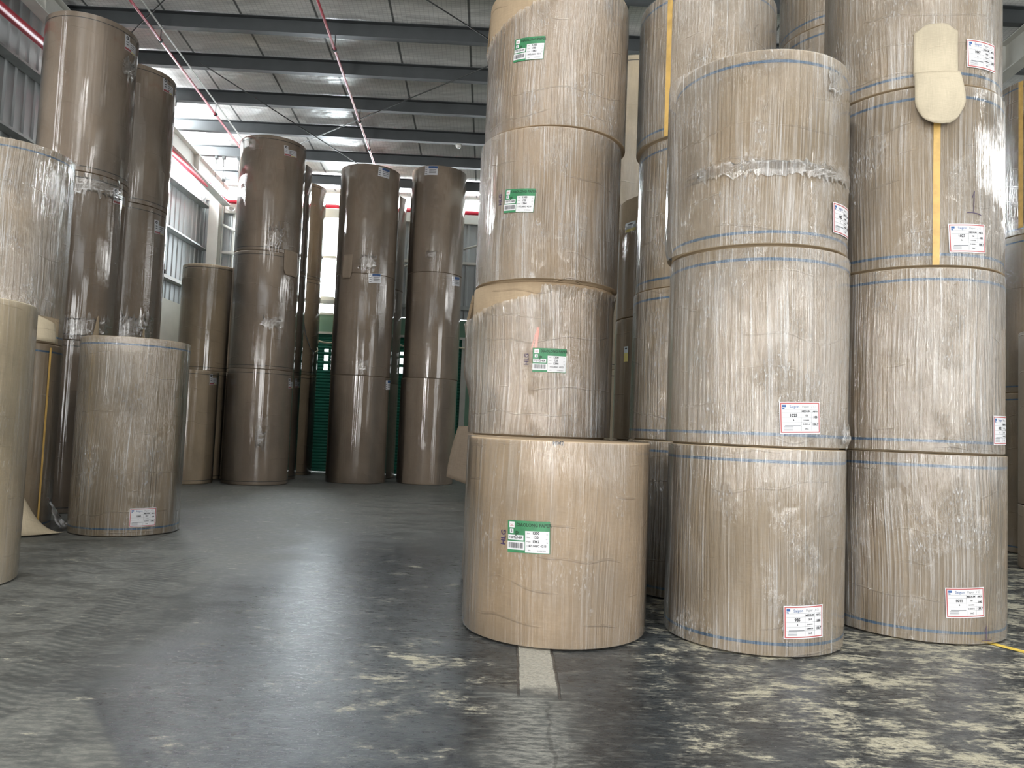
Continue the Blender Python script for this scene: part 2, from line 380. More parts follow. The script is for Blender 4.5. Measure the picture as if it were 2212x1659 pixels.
# clerestory between wall head and roof
t = MB()
for k in range(9): x = XL + (XR-XL)*k/8; t.box(x-.03, x+.03, YB-.05, YB+.05, 7.05, roofz(YB))
t.box(XL, XR, YB-.06, YB+.06, 7.02, 7.08); t.box(XL, XR, YB-.05, YB+.05, 7.36, 7.42)
o = t.build('window_3', 'frame'); o['kind'] = 'structure'
MB().box(XL, XR, YB-.004, YB+.004, 7.08, 7.36).build('window_pane', 'glass', o)
# roller shutter: real openings in two columns of slots
def shutter(x0, x1, z0, z1):
    mb = MB(); xs = [x0]; cols = []
    c = x0 + .13
    for cx in [-5.75, -5.57, -5.1, -4.92, -4.38, -4.20, -2.58, -2.40, -1.5, -1.32]:
        cols.append((cx-.055, cx+.055))
    for a, b in cols: xs += [a, b]
    xs.append(x1); rows = int((z1-z0)/.0787); dz = (z1-z0)/rows
    slots = {int((z-z0)/dz) for z in (2.66, 2.79, 2.92, 3.05, 3.18)}
    for r in range(rows):
        za = z0 + r*dz
        prof = [(0, za), (-.014, za+dz*.25), (-.018, za+dz*.5), (-.012, za+dz*.8), (0, za+dz*.92), (0, za+dz)]
        for k in range(len(xs)-1):
            if k % 2 == 1 and r in slots: continue
            vs = []; fs = []
            for y, z in prof: vs += [(xs[k], YB-.02+y, z), (xs[k+1], YB-.02+y, z)]
            for q in range(5): fs.append((2*q, 2*q+1, 2*q+3, 2*q+2))
            mb.add(vs, fs)
    return mb
o = shutter(-5.86, -.82, .02, 3.62).build('door_1', 'shutter'); o['kind'] = 'structure'
t = MB(); t.box(-5.92, -5.84, YB-.1, YB, 0, 3.66); t.box(-.84, -.70, YB-.1, YB, 0, 3.66); t.box(-5.92, -.72, YB-.12, YB, 3.60, 3.66)
t.build('door_frame', 'steel_pale', o)
# left wall: plaster below, cladding above with a tall window behind the near stacks
wl = MB(); top = lambda y: roofz(y); eave = lambda y: roofz(y)-.32  # eave leaves an added gap under the roof for the ceiling fill
corr(wl, YF, 7.9, XL, 4.05, top, 'y', 1, dep=.02); corr(wl, 8.3, 14.2, XL, 4.05, top, 'y', 1, dep=.02); corr(wl, 14.2, 14.8, XL, 4.05, eave, 'y', 1, dep=.02)
corr(wl, 14.8, 17.2, XL, 4.05, 6.45, 'y', 1, dep=.02); corr(wl, 17.2, YB, XL, 4.05, eave, 'y', 1, dep=.02)
wl.build('wall_left', 'wall_metal')['kind'] = 'structure'
t = MB()
for y in (14.8, 16.0, 17.13): t.box(XL-.04, XL+.05, y, y+.06, 6.45, roofz(y))
t.box(XL-.04, XL+.05, 14.86, 17.13, 6.45, 6.5)
o = t.build('window_4', 'frame'); o['kind'] = 'structure'
MB().box(XL-.004, XL+.004, 14.86, 17.13, 6.5, 7.55).build('window_pane', 'glass', o)
t = MB()
for y in (7.9, 8.25): t.box(XL-.04, XL+.05, y, y+.05, 1.0, roofz(y))
for z in (1.0, 4.1, 7.75): t.box(XL-.04, XL+.05, 7.95, 8.25, z, z+.06)
o = t.build('window_5', 'frame'); o['kind'] = 'structure'
MB().box(XL-.004, XL+.004, 7.95, 8.25, 1.06, 7.75).build('window_pane', 'glass', o)
t = MB().box(XL-.1, XL+.06, YF, 7.9, 0, 4.03).box(XL-.1, XL+.06, 8.3, YB, 0, 4.03).box(XL-.1, XL+.06, 7.9, 8.3, 0, 1.0)
t.build('wall_left_lower', 'plaster')['kind'] = 'structure'
# right and front walls with their loading doors
t = MB(); t.box(XR, XR+.1, YF, -5.6, 0, 10); t.box(XR, XR+.1, .8, YB, 0, 6.5); t.box(XR, XR+.1, -5.6, .8, 6.8, 10); t.box(XR, XR+.1, .8, 7., 6.5, 10); t.box(XR, XR+.1, 18., YB, 6.5, 10); t.box(XR, XR+.1, 7., 18., 7.6, 10)  # upper slot added for the side fill light
t.build('wall_right', 'wall_metal')['kind'] = 'structure'
t = MB(); t.box(XL, -6.4, YF-.1, YF, 0, 10); t.box(-4.0, 2.4, YF-.1, YF, 0, 6.9); t.box(7.6, XR, YF-.1, YF, 0, 6.9); t.box(-6.4, XR, YF-.1, YF, 5.8, 6.9); t.box(-6.4, XR, YF-.1, YF, 8.3, 10)
t.build('wall_front', 'wall_metal')['kind'] = 'structure'

# ------------------------------------------------------------------ roof steel
Z = [(-.035, 0), (.04, 0), (.04, .02), (-.02, .02), (-.02, .21), (-.09, .21), (-.09, .22), (-.035, .22)]
PY = [12.19 - 1.28*k for k in range(1, 4)][::-1] + [12.19, 13.42, 14.72, 16.01, 17.30, 18.74]
words = ['nearest the back wall', 'second from the back wall', 'third from the back wall', 'fourth from the back wall', 'fifth from the back wall', 'sixth from the back wall, highest one seen across the picture', 'seventh from the back wall, at the upper edge of the view', 'eighth from the back wall, overhead beyond the upper edge', 'ninth from the back wall, overhead beyond the upper edge']
for i, y in enumerate(PY):
    k = len(PY)-1-i
    mb = MB(); z = 8.55 - .068*y
    mb.prism(Z, (XL+.1, y, z), (XR-.05, y, z), (0, 1.6, 0), (0, 0, .98))
    o = mb.build('roof_purlin', 'purlin')
    tag(o, 'dark steel roof purlin, ' + words[k], 'roof beam', 'purlins under the roof')
I = lambda h, wd, tf, tw: [(-wd/2, 0), (wd/2, 0), (wd/2, tf), (tw/2, tf), (tw/2, h-tf), (wd/2, h-tf), (wd/2, h), (-wd/2, h), (-wd/2, h-tf), (-tw/2, h-tf), (-tw/2, tf), (-wd/2, tf)]
for x, lab in ((-7.08, 'pale grey sloping steel rafter along the left wall'), (.75, 'grey sloping steel rafter over the middle of the hall'), (7.95, 'grey sloping steel rafter at the upper right corner')):
    mb = MB(); h = .42 if x < 0 else .5
    mb.prism(I(h, .22, .018, .012), (x, YF+.1, 8.53-.068*YF-h), (x, YB-.35, 8.53-.068*(YB-.35)-h), (1, 0, 0), (0, 0, 1))
    e = mb.build('roof_rafter', 'steel_pale')
    tag(e, lab, 'roof beam', 'sloping rafters')
    for y in (17.2, 15.0, 11.2) if x < 0 else (11.4,):
        MB().box(x-.10, x+.10, y, y+.012, 8.53-.068*y-h+.02, 8.53-.068*y-.02).build('stiffener', 'steel_pale', e)
cols = ((-7.36, 19.45, 'pale grey steel column in the far left corner'), (.75, 19.45, 'grey steel column at the back wall behind the centre stack'))
for x, y, lab in cols:
    mb = MB(); vs = I(.34, .26, .016, .012)
    mb.prism([(a, b-.17) for a, b in vs], (x, y, 0), (x, y, 7.0), (1, 0, 0), (0, 1, 0))
    tag(mb.build('steel_column', 'steel_pale'), lab, 'column')
# back wall beam and girts
def rail(x0, x1, y, z, h, d, name, lab, mat='steel_pale', cat='rail'):
    tag(MB().box(x0, x1, y-d, y, z, z+h).build(name, mat), lab, cat)
rail(-7.2, XR-.1, YB-.08, 6.67, .24, .10, 'wall_beam', 'deep pale horizontal beam crossing the back wall below the red pipe', cat='beam')
rail(-7.2, XR-.1, YB-.08, 5.58, .07, .12, 'wall_rail', 'thin pale rail halfway up the back wall cladding')
rail(-7.2, XR-.1, YB-.08, 4.38, .10, .10, 'wall_rail', 'grey rail just above the green band of the back wall', 'steel')
def lrail(z, h, d, lab, mat='steel_pale'):
    mb = MB(); mb.prism([(0, 0), (d, 0), (d, h*.25), (.03, h*.25), (.03, h), (0, h)], (XL+.045, YF, z), (XL+.045, YB-.3, z), (1, 0, 0), (0, 0, 1))
    tag(mb.build('wall_rail', mat), lab, 'rail', 'rails along the left wall')
lrail(6.72, .16, .22, 'grey rail right under the red pipe on the left wall', 'steel')
lrail(5.60, .14, .20, 'pale rail halfway up the left wall cladding', 'steel')
lrail(4.45, .14, .18, 'pale rail just above the plaster of the left wall')
# knee braces
def rod(name, pts, r, mat, lab, cat, group=None):
    return tag(MB().tube(pts, r, 8).build(name, mat, smooth=True), lab, cat, group)
rod('wall_brace', [(-7.25, YB-.2, 6.35), (-6.3, YB-.2, 5.95)], .035, 'steel_pale', 'short diagonal brace beside the far left corner column', 'brace')
rod('wall_brace', [(-2.75, YB-.2, 5.35), (-1.9, YB-.2, 5.65)], .03, 'steel_pale', 'short diagonal brace between the two middle tall stacks, near mid rail', 'brace')
rod('wall_brace', [(-1.0, YB-.2, 5.95), (.2, YB-.2, 6.35)], .03, 'steel_pale', 'short diagonal brace left of the centre stack', 'brace')
# bracing rods under the roof
uz = lambda y: 8.42 - .068*y
for (a, b, *dz), lab in ((((-5.37, 12.98), (-2.6, 18.4)), 'thin dark bracing rod falling to the right under the roof'),
                    (((-.1, 12.5), (-5.6, 17.2), .035), 'thin dark bracing rod rising to the right under the roof, left of the centre stack'),
                    (((-1.9, 10.2), (-.1, 12.0)), 'thin dark bracing rod at the top edge left of the centre stack'),
                    (((-4.3, 10.3), (-6.6, 12.6)), 'thin dark bracing rod above the tall left stacks')):
    rod('bracing_rod', [(a[0], a[1], uz(a[1]) + sum(dz)), (b[0], b[1], uz(b[1]) + sum(dz))], .011, 'steel_dark', lab, 'bracing rod', 'bracing rods under the roof')
# sprinkler pipes
def pipe(pts, r, lab, hang=(), roof=True):
    e = tag(empty('sprinkler_pipe', b2w(*pts[0]), PSI), lab, 'pipe', 'red sprinkler pipes')
    o = Vector(pts[0]); rel = [Vector(p)-o for p in pts]
    me_ = MB().tube(rel, r, 12); k = me_.build('pipe', 'pipe', e, True)
    a, b = Vector(pts[0]), Vector(pts[-1])
    for y in hang:
        f = (y-a.y)/(b.y-a.y) if abs(b.y-a.y) > .1 else 0; p = a.lerp(b, f)-o
        top = (8.56 - .068*y) - o.z
        mb = MB().tube([(p.x, p.y, p.z), (p.x, p.y, top)], .008, 6); mb.build('hanger_rod', 'steel_dark', e, True)
        mb = MB().tube([(p.x, p.y-.02, p.z), (p.x, p.y+.02, p.z)], r+.014, 12); mb.build('pipe_clamp', 'steel_dark', e, True)
    return e
pipe([(-5.67, 2, 8.19), (-5.72, 18.4, 7.07)], .022, 'thin red sprinkler pipe slanting to the left above the tall left stacks', (12.19, 14.72, 17.3))
pipe([(-2.76, 2, 8.19), (-2.90, 19.2, 7.02)], .022, 'thin red sprinkler pipe running back over the middle aisle', (12.19, 14.72, 16.01))
pipe([(-7.1, YF+.3, 6.95), (-7.1, YB-.3, 6.95)], .075, 'thick red main pipe along the left wall')
pipe([(-7.1, YB-.14, 6.985), (XR-.3, YB-.14, 6.985)], .055, 'red pipe crossing the back wall above the pale beam')
pipe([(8.12, 4, 7.98), (8.16, 19., 6.96)], .03, 'dark red pipe at the upper right corner beside the rafter', (12.19,))
rod('conduit', [(-5.53, 2, 8.22), (-5.56, 17.8, 7.14)], .014, 'steel_pale', 'thin pale conduit running beside the left red sprinkler pipe', 'conduit')
# hanging wires with hooks near the corner
for x, y, z0, lab in ((-6.53, 14.72, 4.15, 'thin hanging wire with a black weight in front of the left wall'), (-6.9, 18.6, 4.8, 'thin hanging wire beside the corner column')):
    e = tag(empty('hanging_wire', b2w(x, y, 8.55-.068*y), PSI), lab, 'wire')
    top = 0; L = z0-(8.55-.068*y)
    MB().tube([(0, 0, 0), (.02, 0, L)], .005, 6).build('wire', 'steel_dark', e, True)
    MB().tube([(.02, 0, L-.05), (.02, 0, L+.02)], .03, 8).build('weight', 'steel_dark', e, True)
    MB().box(-.04, .04, -.03, .03, -.1, .02).build('hook_clamp', 'steel_dark', e)
for x, wd_ in ((-6.62, 'first'), (-6.45, 'second'), (-6.1, 'third'), (-5.98, 'fourth')):
    e = tag(empty('roof_clamp', b2w(x, 17.3, 7.38), PSI), 'black clamp with a thin rod under the purlin, %s from the left corner' % wd_, 'clamp', 'black clamps on the purlin near the left corner')
    MB().box(-.03, .03, -.04, .04, -.07, .0).build('clamp', 'steel_dark', e)
    MB().tube([(0, 0, -.07), (0, 0, -.5)], .007, 6).build('rod', 'steel_dark', e, True)
def lamp(x, y, z, r, lab, name='ceiling_lamp'):
    e = tag(empty(name, b2w(x, y, z), PSI), lab, 'lamp')
    vs = []; fs = []; n = 16; k = 6
    for i in range(k+1):
        a = math.pi/2*i/k
        for j in range(n): t = 2*math.pi*j/n; vs.append((r*math.cos(a)*math.cos(t), r*math.cos(a)*math.sin(t), -r*math.sin(a)*.8))
    for i in range(k):
        for j in range(n): fs.append((i*n+j, (i+1)*n+j, (i+1)*n+(j+1) % n, i*n+(j+1) % n))
    b = MB().add(vs, fs); b.build('lamp_globe', 'lamp', e, True)
    MB().tube([(0, 0, 0), (0, 0, .04)], r*1.05, 16).build('lamp_base', 'steel_pale', e, True)
lamp(-.95, 16.01, 7.41, .06, 'small round white lamp under a purlin left of the centre stack')
lamp(7.9-6.35, 11.5, 7.6, .07, 'small round lamp on the roof right of the centre stack top')
lamp(-6.8, 19.0, 6.62, .07, 'white bulb lamp below the red pipe near the far left corner')
# hoses drooping over the shutter
for x0, x1, lab in ((-5.0, -3.6, 'cream hose sagging across the green shutter in the narrow left gap'), (-2.9, -1.6, 'cream hose sagging across the green shutter between the two middle stacks'), (-1.5, .2, 'cream hose sagging over the shutter left of the centre stack')):
    pts = [(x0+(x1-x0)*i/10, YB-.2, 3.58 - .22*math.sin(math.pi*i/10)) for i in range(11)]
    rod('hose', pts, .022, 'cream_cable', lab, 'hose')
# yellow floor line
mb = MB(); a, b = Vector((3.30, 5.52, .003)), Vector((4.4, 3.55, .003)); d = (b-a).normalized(); nrm = Vector((-d.y, d.x, 0))*.035
mb.add([a-nrm, b-nrm, b+nrm, a+nrm] , [(0, 1, 2, 3)])
o = link('trim_1', mesh('trim_1', mb.v, mb.f, False), 'floor_paint'); o['kind'] = 'structure'

# ------------------------------------------------------------------ paper rolls
NS = 144
def bend(vs, R_, th, z, tilt=0.):
    """flat (x, y, out) points laid on a cylinder of radius R_ around th, z"""
    ct, st = math.cos(tilt), math.sin(tilt); out = []
    for x, y, o in vs:
        u, v = x*ct - y*st, x*st + y*ct; t = th + u/R_
        out.append(((R_+o)*math.cos(t), (R_+o)*math.sin(t), z+v))
    return out
def grid_rect(x0, x1, y0, y1, o, nx=10):
    vs = []; fs = []
    for i in range(nx+1):
        x = x0+(x1-x0)*i/nx; vs += [(x, y0, o), (x, y1, o)]
    for i in range(nx): fs.append((2*i, 2*i+2, 2*i+3, 2*i+1))
    return vs, fs
def text_geo(s, x, y, size, o, bold=0., align='CENTER', rot=0., xs=1.):
    cu = bpy.data.curves.new('t', 'FONT'); cu.body = s; cu.size = size; cu.align_x = align; cu.align_y = 'CENTER'; cu.resolution_u = 2; cu.offset = bold
    ob = bpy.data.objects.new('t', cu); me_ = ob.to_mesh()
    c, n = math.cos(rot), math.sin(rot)
    vs = [(x + v.co.x*xs*c - v.co.y*n, y + v.co.x*xs*n + v.co.y*c, o) for v in me_.vertices]; fs = [tuple(p.vertices) for p in me_.polygons]
    ob.to_mesh_clear(); bpy.data.objects.remove(ob); bpy.data.curves.remove(cu)
    return vs, fs
class Decal:
    def __init__(s, root, R_, th, z, tilt=0.): s.a = (R_, R(th), z, R(tilt)); s.root = root; s.parts = {}
    def rect(s, mat, x0, x1, y0, y1, o=0., nx=8): s._a(mat, *grid_rect(x0, x1, y0, y1, o, nx)); return s
    def text(s, mat, *a, **k): s._a(mat, *text_geo(*a, **k)); return s
    def line(s, mat, pts, wd, o):
        vs = []; fs = []
        for i, (x, y) in enumerate(pts):
            q = pts[min(i+1, len(pts)-1)]; p = pts[max(i-1, 0)]; dx, dy = q[0]-p[0], q[1]-p[1]; l = math.hypot(dx, dy) or 1
            nx, ny = -dy/l*wd/2, dx/l*wd/2; vs += [(x-nx, y-ny, o), (x+nx, y+ny, o)]
        for i in range(len(pts)-1): fs.append((2*i, 2*i+2, 2*i+3, 2*i+1))
        s._a(mat, vs, fs); return s
    def _a(s, mat, vs, fs): s.parts.setdefault(mat, MB()).add(vs, fs)
    def mesh(s, mat, name, parent):
        mb = s.parts[mat]; return link(name, mesh(name, bend(mb.v, *s.a), mb.f, True), mat, parent)

def label_saigon(root, R_, th, z, tilt, num, mid='120.5'):
    d = Decal(root, R_, th, z, tilt); W_, H_ = .285, .204; a, b = W_/2, H_/2
    d.rect('white', -a, a, -b, b, .0, 12); card = d.mesh('white', 'label', root); card['label'] = 'white label with red frame and printed table'
    d2 = Decal(root, R_, th, z, tilt)
    e = .006; wd = .007
    for r_ in ((-a+e, a-e, b-e-wd, b-e), (-a+e, a-e, -b+e, -b+e+wd), (-a+e, -a+e+wd, -b+e, b-e), (a-e-wd, a-e, -b+e, b-e)): d2.rect('red', *r_, .0008)
    d2.mesh('red', 'label_frame', card)
    ia, ib = a-e-wd, b-e-wd
    y1 = ib-.036; rows = [y1, y1-.022, y1-.055, y1-.082, y1-.108]
    for y in rows: d2.rect('greyink', -ia+.004, ia-.004, y, y+.0014, .0008)
    for x in (.0, .072): d2.rect('greyink', x-.0007, x+.0007, -ib+.004, y1-.0, .0008, 1)
    d2.rect('greyink', -ia+.02, -.005, y1-.106, y1-.1015, .0009)
    for k in range(4): d2.rect('greyink', -ia+.012, -ia+.075, -ib+.008+k*.007, -ib+.0105+k*.007, .0008)
    d2.text('greyink', 'Paper', .033, ib-.018, .022, .001, align='CENTER')
    d2.line('greyink', [(.072, ib-.027), (.078, ib-.022), (.081, ib-.01)], .002, .001)
    d2.line('greyink', [(.098+.007*math.cos(t/8*6.283), ib-.018+.008*math.sin(t/8*6.283)) for t in range(9)], .0015, .001)
    d2.mesh('greyink', 'label_print', card)
    d2.text('lblue', 'Saigon', -.045, ib-.018, .026, .001)
    d2.rect('lblue', -ia+.006, -ia+.030, ib-.021, ib-.006, .001)
    d2.line('lblue', [(-ia+.006, ib-.028), (-ia+.020, ib-.030)], .007, .001)
    d2.mesh('lblue', 'label_logo', card)
    t = lambda s, x, y, z_, bo=.0006: d2.text('ink', s, x, y, z_, .001, bold=bo)
    t('MEDIUM', .035, y1-.012, .0165, .0006); t('ABCA', .103, y1-.013, .0145); t(num, -.052, y1-.039, .026, .0010)
    t(mid, .036, y1-.039, .015); t('100', .103, y1-.050, .021, .0009); t('6', -.052, y1-.068, .016); t('5/10/0900', .036, y1-.069, .0105, .0002)
    t('R18043-6', .036, y1-.095, .0125, .0004); t('130.7', .103, y1-.096, .0205, .0009); t('H.C', .040, y1-.125, .015)
    d2.mesh('ink', 'label_text', card)
    return card
def label_green(root, R_, th, z, tilt, wt, code):
    d = Decal(root, R_, th, z, tilt); W_, H_ = .283, .20; a, b = W_/2, H_/2
    d.rect('green', -a, a, -b, b, 0, 12); card = d.mesh('green', 'label', root); card['label'] = 'green and white printed label'
    d2 = Decal(root, R_, th, z, tilt)
    for r_ in ((-a+.012, -a+.050, b-.045, b-.008), (-a+.016, -a+.042, b-.080, b-.053), (-a+.004, -a+.112, .028-b+.050, .028-b+.082), (-a+.0, -a+.120, -b+.018, -b+.070), (-.018, a-.004, -b+.004, b-.062)):
        d2.rect('white', *r_, .0008)
    d2.mesh('white', 'label_panel', card)
    d2.text('dgreen', 'DIAOLONG PAPER', .035, b-.026, .0295, .001, bold=.001, xs=.92)
    d2.text('dgreen', 'P', -a+.066, b-.083, .045, .001, bold=.001)
    d2.mesh('dgreen', 'label_title', card)
    d2.line('red', [(-a+.020, b-.022), (-a+.030, b-.027), (-a+.042, b-.022)], .004, .0014).line('red', [(-a+.018, b-.033), (-a+.044, b-.033)], .003, .0014)
    d2.mesh('red', 'label_logo', card)
    x = -a+.008; random.seed(len(code)+int(wt))
    while x < -a+.106:
        ww = random.choice((.0012, .0018, .003, .004)); d2.rect('ink', x, x+ww, -b+.028, -b+.062, .0012, 1); x += ww + random.choice((.0012, .002, .0028))
    t = lambda s, x, y, z_, bo=.0006: d2.text('ink', s, x, y, z_, .0014, bold=bo)
    t('2', -a+.029, b-.066, .022); t('TESTLINER', -a+.058, -b+.094, .0195, .0006)
    cx = .052
    t('1300', cx, b-.075, .023, .0008); t('120', cx, b-.101, .023, .0008); t(wt, cx, b-.127, .023, .0008); t(code, cx+.01, -b+.046, .019, .0004)
    for k, y in enumerate((b-.075, b-.101, b-.127, -b+.046)): t(('Reel', 'Gram', 'Weight', 'Code')[k], .003, y-.001, .010, .0)
    for k, y in enumerate((b-.080, b-.107, b-.131)): t(('cm', 'g/m', 'kg')[k], a-.018, y, .010, 0)
    t('971', .010, -b+.017, .012, .0); t('31/08/2021', .09, -b+.017, .012, .0)
    d2.mesh('ink', 'label_text', card)
    return card
def label_small(root, R_, th, z, tilt, kind, w_=.28):
    d = Decal(root, R_, th, z, tilt); W_, H_ = w_, .21; a, b = W_/2, H_/2
    if kind == 'red':
        d.rect('white', -a, -a+.09, -b, b, 0); d.rect('white', -a+.09, a, -b, b-.075, 0); card = d.mesh('white', 'label', root); card['label'] = 'stepped white label with a red bar'
        d2 = Decal(root, R_, th, z, tilt)
        d2.rect('red', -a+.006, 0, -b+.006, -b+.035, .001); d2.mesh('red', 'label_bar', card)
        d2.rect('yellow', .005, a-.03, -b+.004, -b+.018, .001); d2.mesh('yellow', 'label_strip', card)
        d2.line('ink', [(-a+.045+.016*math.cos(k/10*6.283), b-.035+.018*math.sin(k/10*6.283)) for k in range(11)], .018, .001)
        for k in range(2): d2.rect('ink', -a+.025, -a+.065, b-.10-.035*k, b-.088-.035*k, .001)
        for k in range(3): d2.rect('ink', -a+.11, a-.04-.03*k, b-.105-.03*k, b-.097-.03*k, .001)
        d2.mesh('ink', 'label_text', card)
    else:
        d.rect('white', -a, a, -b, b, 0); card = d.mesh('white', 'label', root); card['label'] = 'white label with a dark blue block'
        d2 = Decal(root, R_, th, z, tilt)
        d2.rect('lblue', -a+.088, a-.006, b-.06, b-.004, .001); d2.mesh('lblue', 'label_block', card)
        for k in range(3): d2.rect('ink', -a+.012, -a+.06, b-.095-.045*k, b-.082-.045*k, .001)
        d2.line('ink', [(-a+.04+.012*math.cos(k/8*6.283), b-.04+.015*math.sin(k/8*6.283)) for k in range(9)], .004, .001)
        for k in range(3): d2.rect('ink', -a+.11, a-.035, b-.09-.038*k, b-.080-.038*k, .001)
        d2.mesh('ink', 'label_text', card)
    return card

def body_mesh(R_, h, seed=0):
    rnd = random.Random(seed); vs = []; fs = []; uv = []
    e = .006; prof = [(.055, h-.10), (.055, h-.002), (.06, h), (R_-e, h), (R_-.0015, h-e*.4), (R_, h-e*1.3)]
    n = 7
    for i in range(1, n): prof.append((R_, (h-e*2)*(1-i/n)+e))
    prof += [(R_, .0135), (R_-.002, .0105), (R_-.012, .009), (R_-.045, .009), (R_-.047, 0), (.055, 0)]
    ph = [rnd.uniform(0, 6.28) for _ in range(3)]
    for r, z in prof:
        for k in range(NS):
            t = 2*math.pi*k/NS
            d = .0006*math.sin(2*t+ph[0]) + .0003*math.sin(5*t+ph[1]+z) if r > .2 else 0
            vs.append(((r+d)*math.cos(t), (r+d)*math.sin(t), z)); uv.append((t*R_, z))
    m_ = len(prof)
    for i in range(m_-1):
        for k in range(NS):
            q = (k+1) % NS; fs.append((i*NS+k, (i+1)*NS+k, (i+1)*NS+q, i*NS+q))
    fs.append(tuple(range((m_-1)*NS, m_*NS)))
    me_ = bpy.data.meshes.new('paper'); me_.from_pydata(vs, [], fs)
    ul = me_.uv_layers.new(name='uv')
    for p in me_.polygons:
        us = [uv[v][0] for v in p.vertices]; hi = max(us)
        for li, v in zip(p.loop_indices, p.vertices):
            u = uv[v][0]
            if hi - u > R_*3 and len(p.vertices) == 4: u += 2*math.pi*R_
            ul.data[li].uv = (u, uv[v][1])
    me_.polygons.foreach_set('use_smooth', [len(p.vertices) == 4 for p in me_.polygons]); 
    return me_
def film_mesh(R_, h, z0=0.004, z1=None, loose=(), seed=0, wr=.0012, nz=22, bead=True, step=None):
    """film shell; z0, z1 may be functions of the angle in degrees"""
    rnd = random.Random(seed*31+5); z1 = z1 if z1 is not None else h-.004
    f0 = z0 if callable(z0) else (lambda a: z0); f1 = z1 if callable(z1) else (lambda a: z1)
    n = 288; vs = []; uv = []; fs = []
    fr = [(rnd.randint(20, 110), rnd.uniform(0, 6.28), rnd.uniform(.2, 1)) for _ in range(9)]
    for j in range(nz+1):
        for i in range(n):
            t = 2*math.pi*i/n; a = (math.degrees(t)+180) % 360 - 180
            lo, hi = f0(a), f1(a); z = lo + (hi-lo)*j/nz
            r = R_ + .0055 + sum(wr*.35*am*math.sin(k*t+p+z*1.5*math.sin(p)) for k, p, am in fr)
            for (la, am, wd, za, zb) in loose:
                dd = (a-la+180) % 360 - 180
                if za-.2 < z < zb+.2: r += am*math.exp(-(dd/wd)**2)*min(1, max(0, (z-za+.2)/.2))*min(1, max(0, (zb+.2-z)/.2))
            if bead and callable(z1):
                dt = hi - z
                if dt < .10 and hi < h-.02: r += (1-dt/.10)*rnd.uniform(.0, .028); z += rnd.uniform(-.010, .010)
            vs.append((r*math.cos(t), r*math.sin(t), z)); uv.append((t*R_, z))
    for j in range(nz):
        for i in range(n):
            q = (i+1) % n
            a = math.degrees(2*math.pi*(i+.5)/n); a = (a+180) % 360-180
            if f1(a)-f0(a) < .03: continue
            fs.append((j*n+i, j*n+q, (j+1)*n+q, (j+1)*n+i))
    me_ = bpy.data.meshes.new('film'); me_.from_pydata(vs, [], fs); ul = me_.uv_layers.new(name='uv')
    for p in me_.polygons:
        hi = max(uv[v][0] for v in p.vertices)
        for li, v in zip(p.loop_indices, p.vertices):
            u = uv[v][0]
            if hi-u > R_*3: u += 2*math.pi*R_
            ul.data[li].uv = (u, uv[v][1])
    me_.polygons.foreach_set('use_smooth', [True]*len(me_.polygons)); return me_
def band(R_, z, hgt, off=.0024, a0=0, a1=360, wob=0.):
    n = 144; vs = []; fs = []
    for i in range(n+1):
        t = R(a0+(a1-a0)*i/n); w_ = wob*math.sin(3*t+z)
        for dz in (-hgt/2, hgt/2): vs.append(((R_+off)*math.cos(t), (R_+off)*math.sin(t), z+dz+w_))
    for i in range(n): fs.append((2*i, 2*i+2, 2*i+3, 2*i+1))
    return mesh('band', vs, fs)
cache = {}
def roll(pos, R_, z, h, lab, group, paper='kraft', filmm='film', stripes='blue', z0=0.012, z1=None, loose=(), nofilm=False):
    root = empty('paper_roll', (pos[0], pos[1], z)); tag(root, lab, 'paper roll', group)
    s = roll.n = roll.n+1
    body = link('paper_body', body_mesh(R_, h-.003, s), paper, root)
    if not nofilm: link('stretch_film', film_mesh(R_, h-.003, z0, z1, loose, s), filmm, root)
    if stripes == 'blue':
        for zz in (.085, h-.088): link('edge_stripe', band(R_, zz, .019, wob=.001), 'blue', root)['label'] = 'blue printed stripe'
    elif stripes == 'dark':
        for zz in (.075, h-.078): link('edge_stripe', band(R_, zz, .011), 'seam', root)['label'] = 'thin dark ring'
    root['_R'] = R_
    return root
roll.n = 0
def tape_strip(root, R_, th, z0, z1, w_=.05):
    d = Decal(root, R_+.0085, th, (z0+z1)/2); d.rect('tape', -w_/2, w_/2, -(z1-z0)/2, (z1-z0)/2, 0, 3)
    d.mesh('tape', 'adhesive_tape', root)['label'] = 'yellow adhesive tape strip'
def scrawl(root, R_, th, z, txt, size, rot=90):
    d = Decal(root, R_+.0005, th, z); d.text('marker', txt, 0, 0, size, .0, rot=R(rot), bold=.0008); d.mesh('marker', 'marker_writing', root)['label'] = 'handwritten marker letters'
def mark_one(root, R_, th, z, h_, base=.07, arch=0.):
    d = Decal(root, R_+.008, th, z)
    d.line('marker', [(-.018, h_*.5-.05), (0, h_*.5), (-.004, 0), (-.006, -h_*.5)], .006, 0)
    d.line('marker', [(-base+2*base*k/8, -h_*.5-.006-arch*((k-3)/5.)**2) for k in range(9)], .005, 0)
    d.mesh('marker', 'marker_writing', root)['label'] = 'handwritten numeral one with an underline'
def sheet(name, pts_fn, nu, nv, mat, parent, thick=.0015, lab=None):
    vs = []; fs = []
    for j in range(nv+1):
        for i in range(nu+1): vs.append(pts_fn(i/nu, j/nv))
    for j in range(nv):
        for i in range(nu): k = j*(nu+1)+i; fs.append((k, k+1, k+nu+2, k+nu+1))
    uvs = [(i/nu*.5, j/nv*.5) for j in range(nv+1) for i in range(nu+1)]
    o = link(name, mesh(name, vs, fs, True, uvs), mat, parent)
    md = o.modifiers.new('thickness', 'SOLIDIFY'); md.thickness = thick
    if lab: o['label'] = lab
    return o
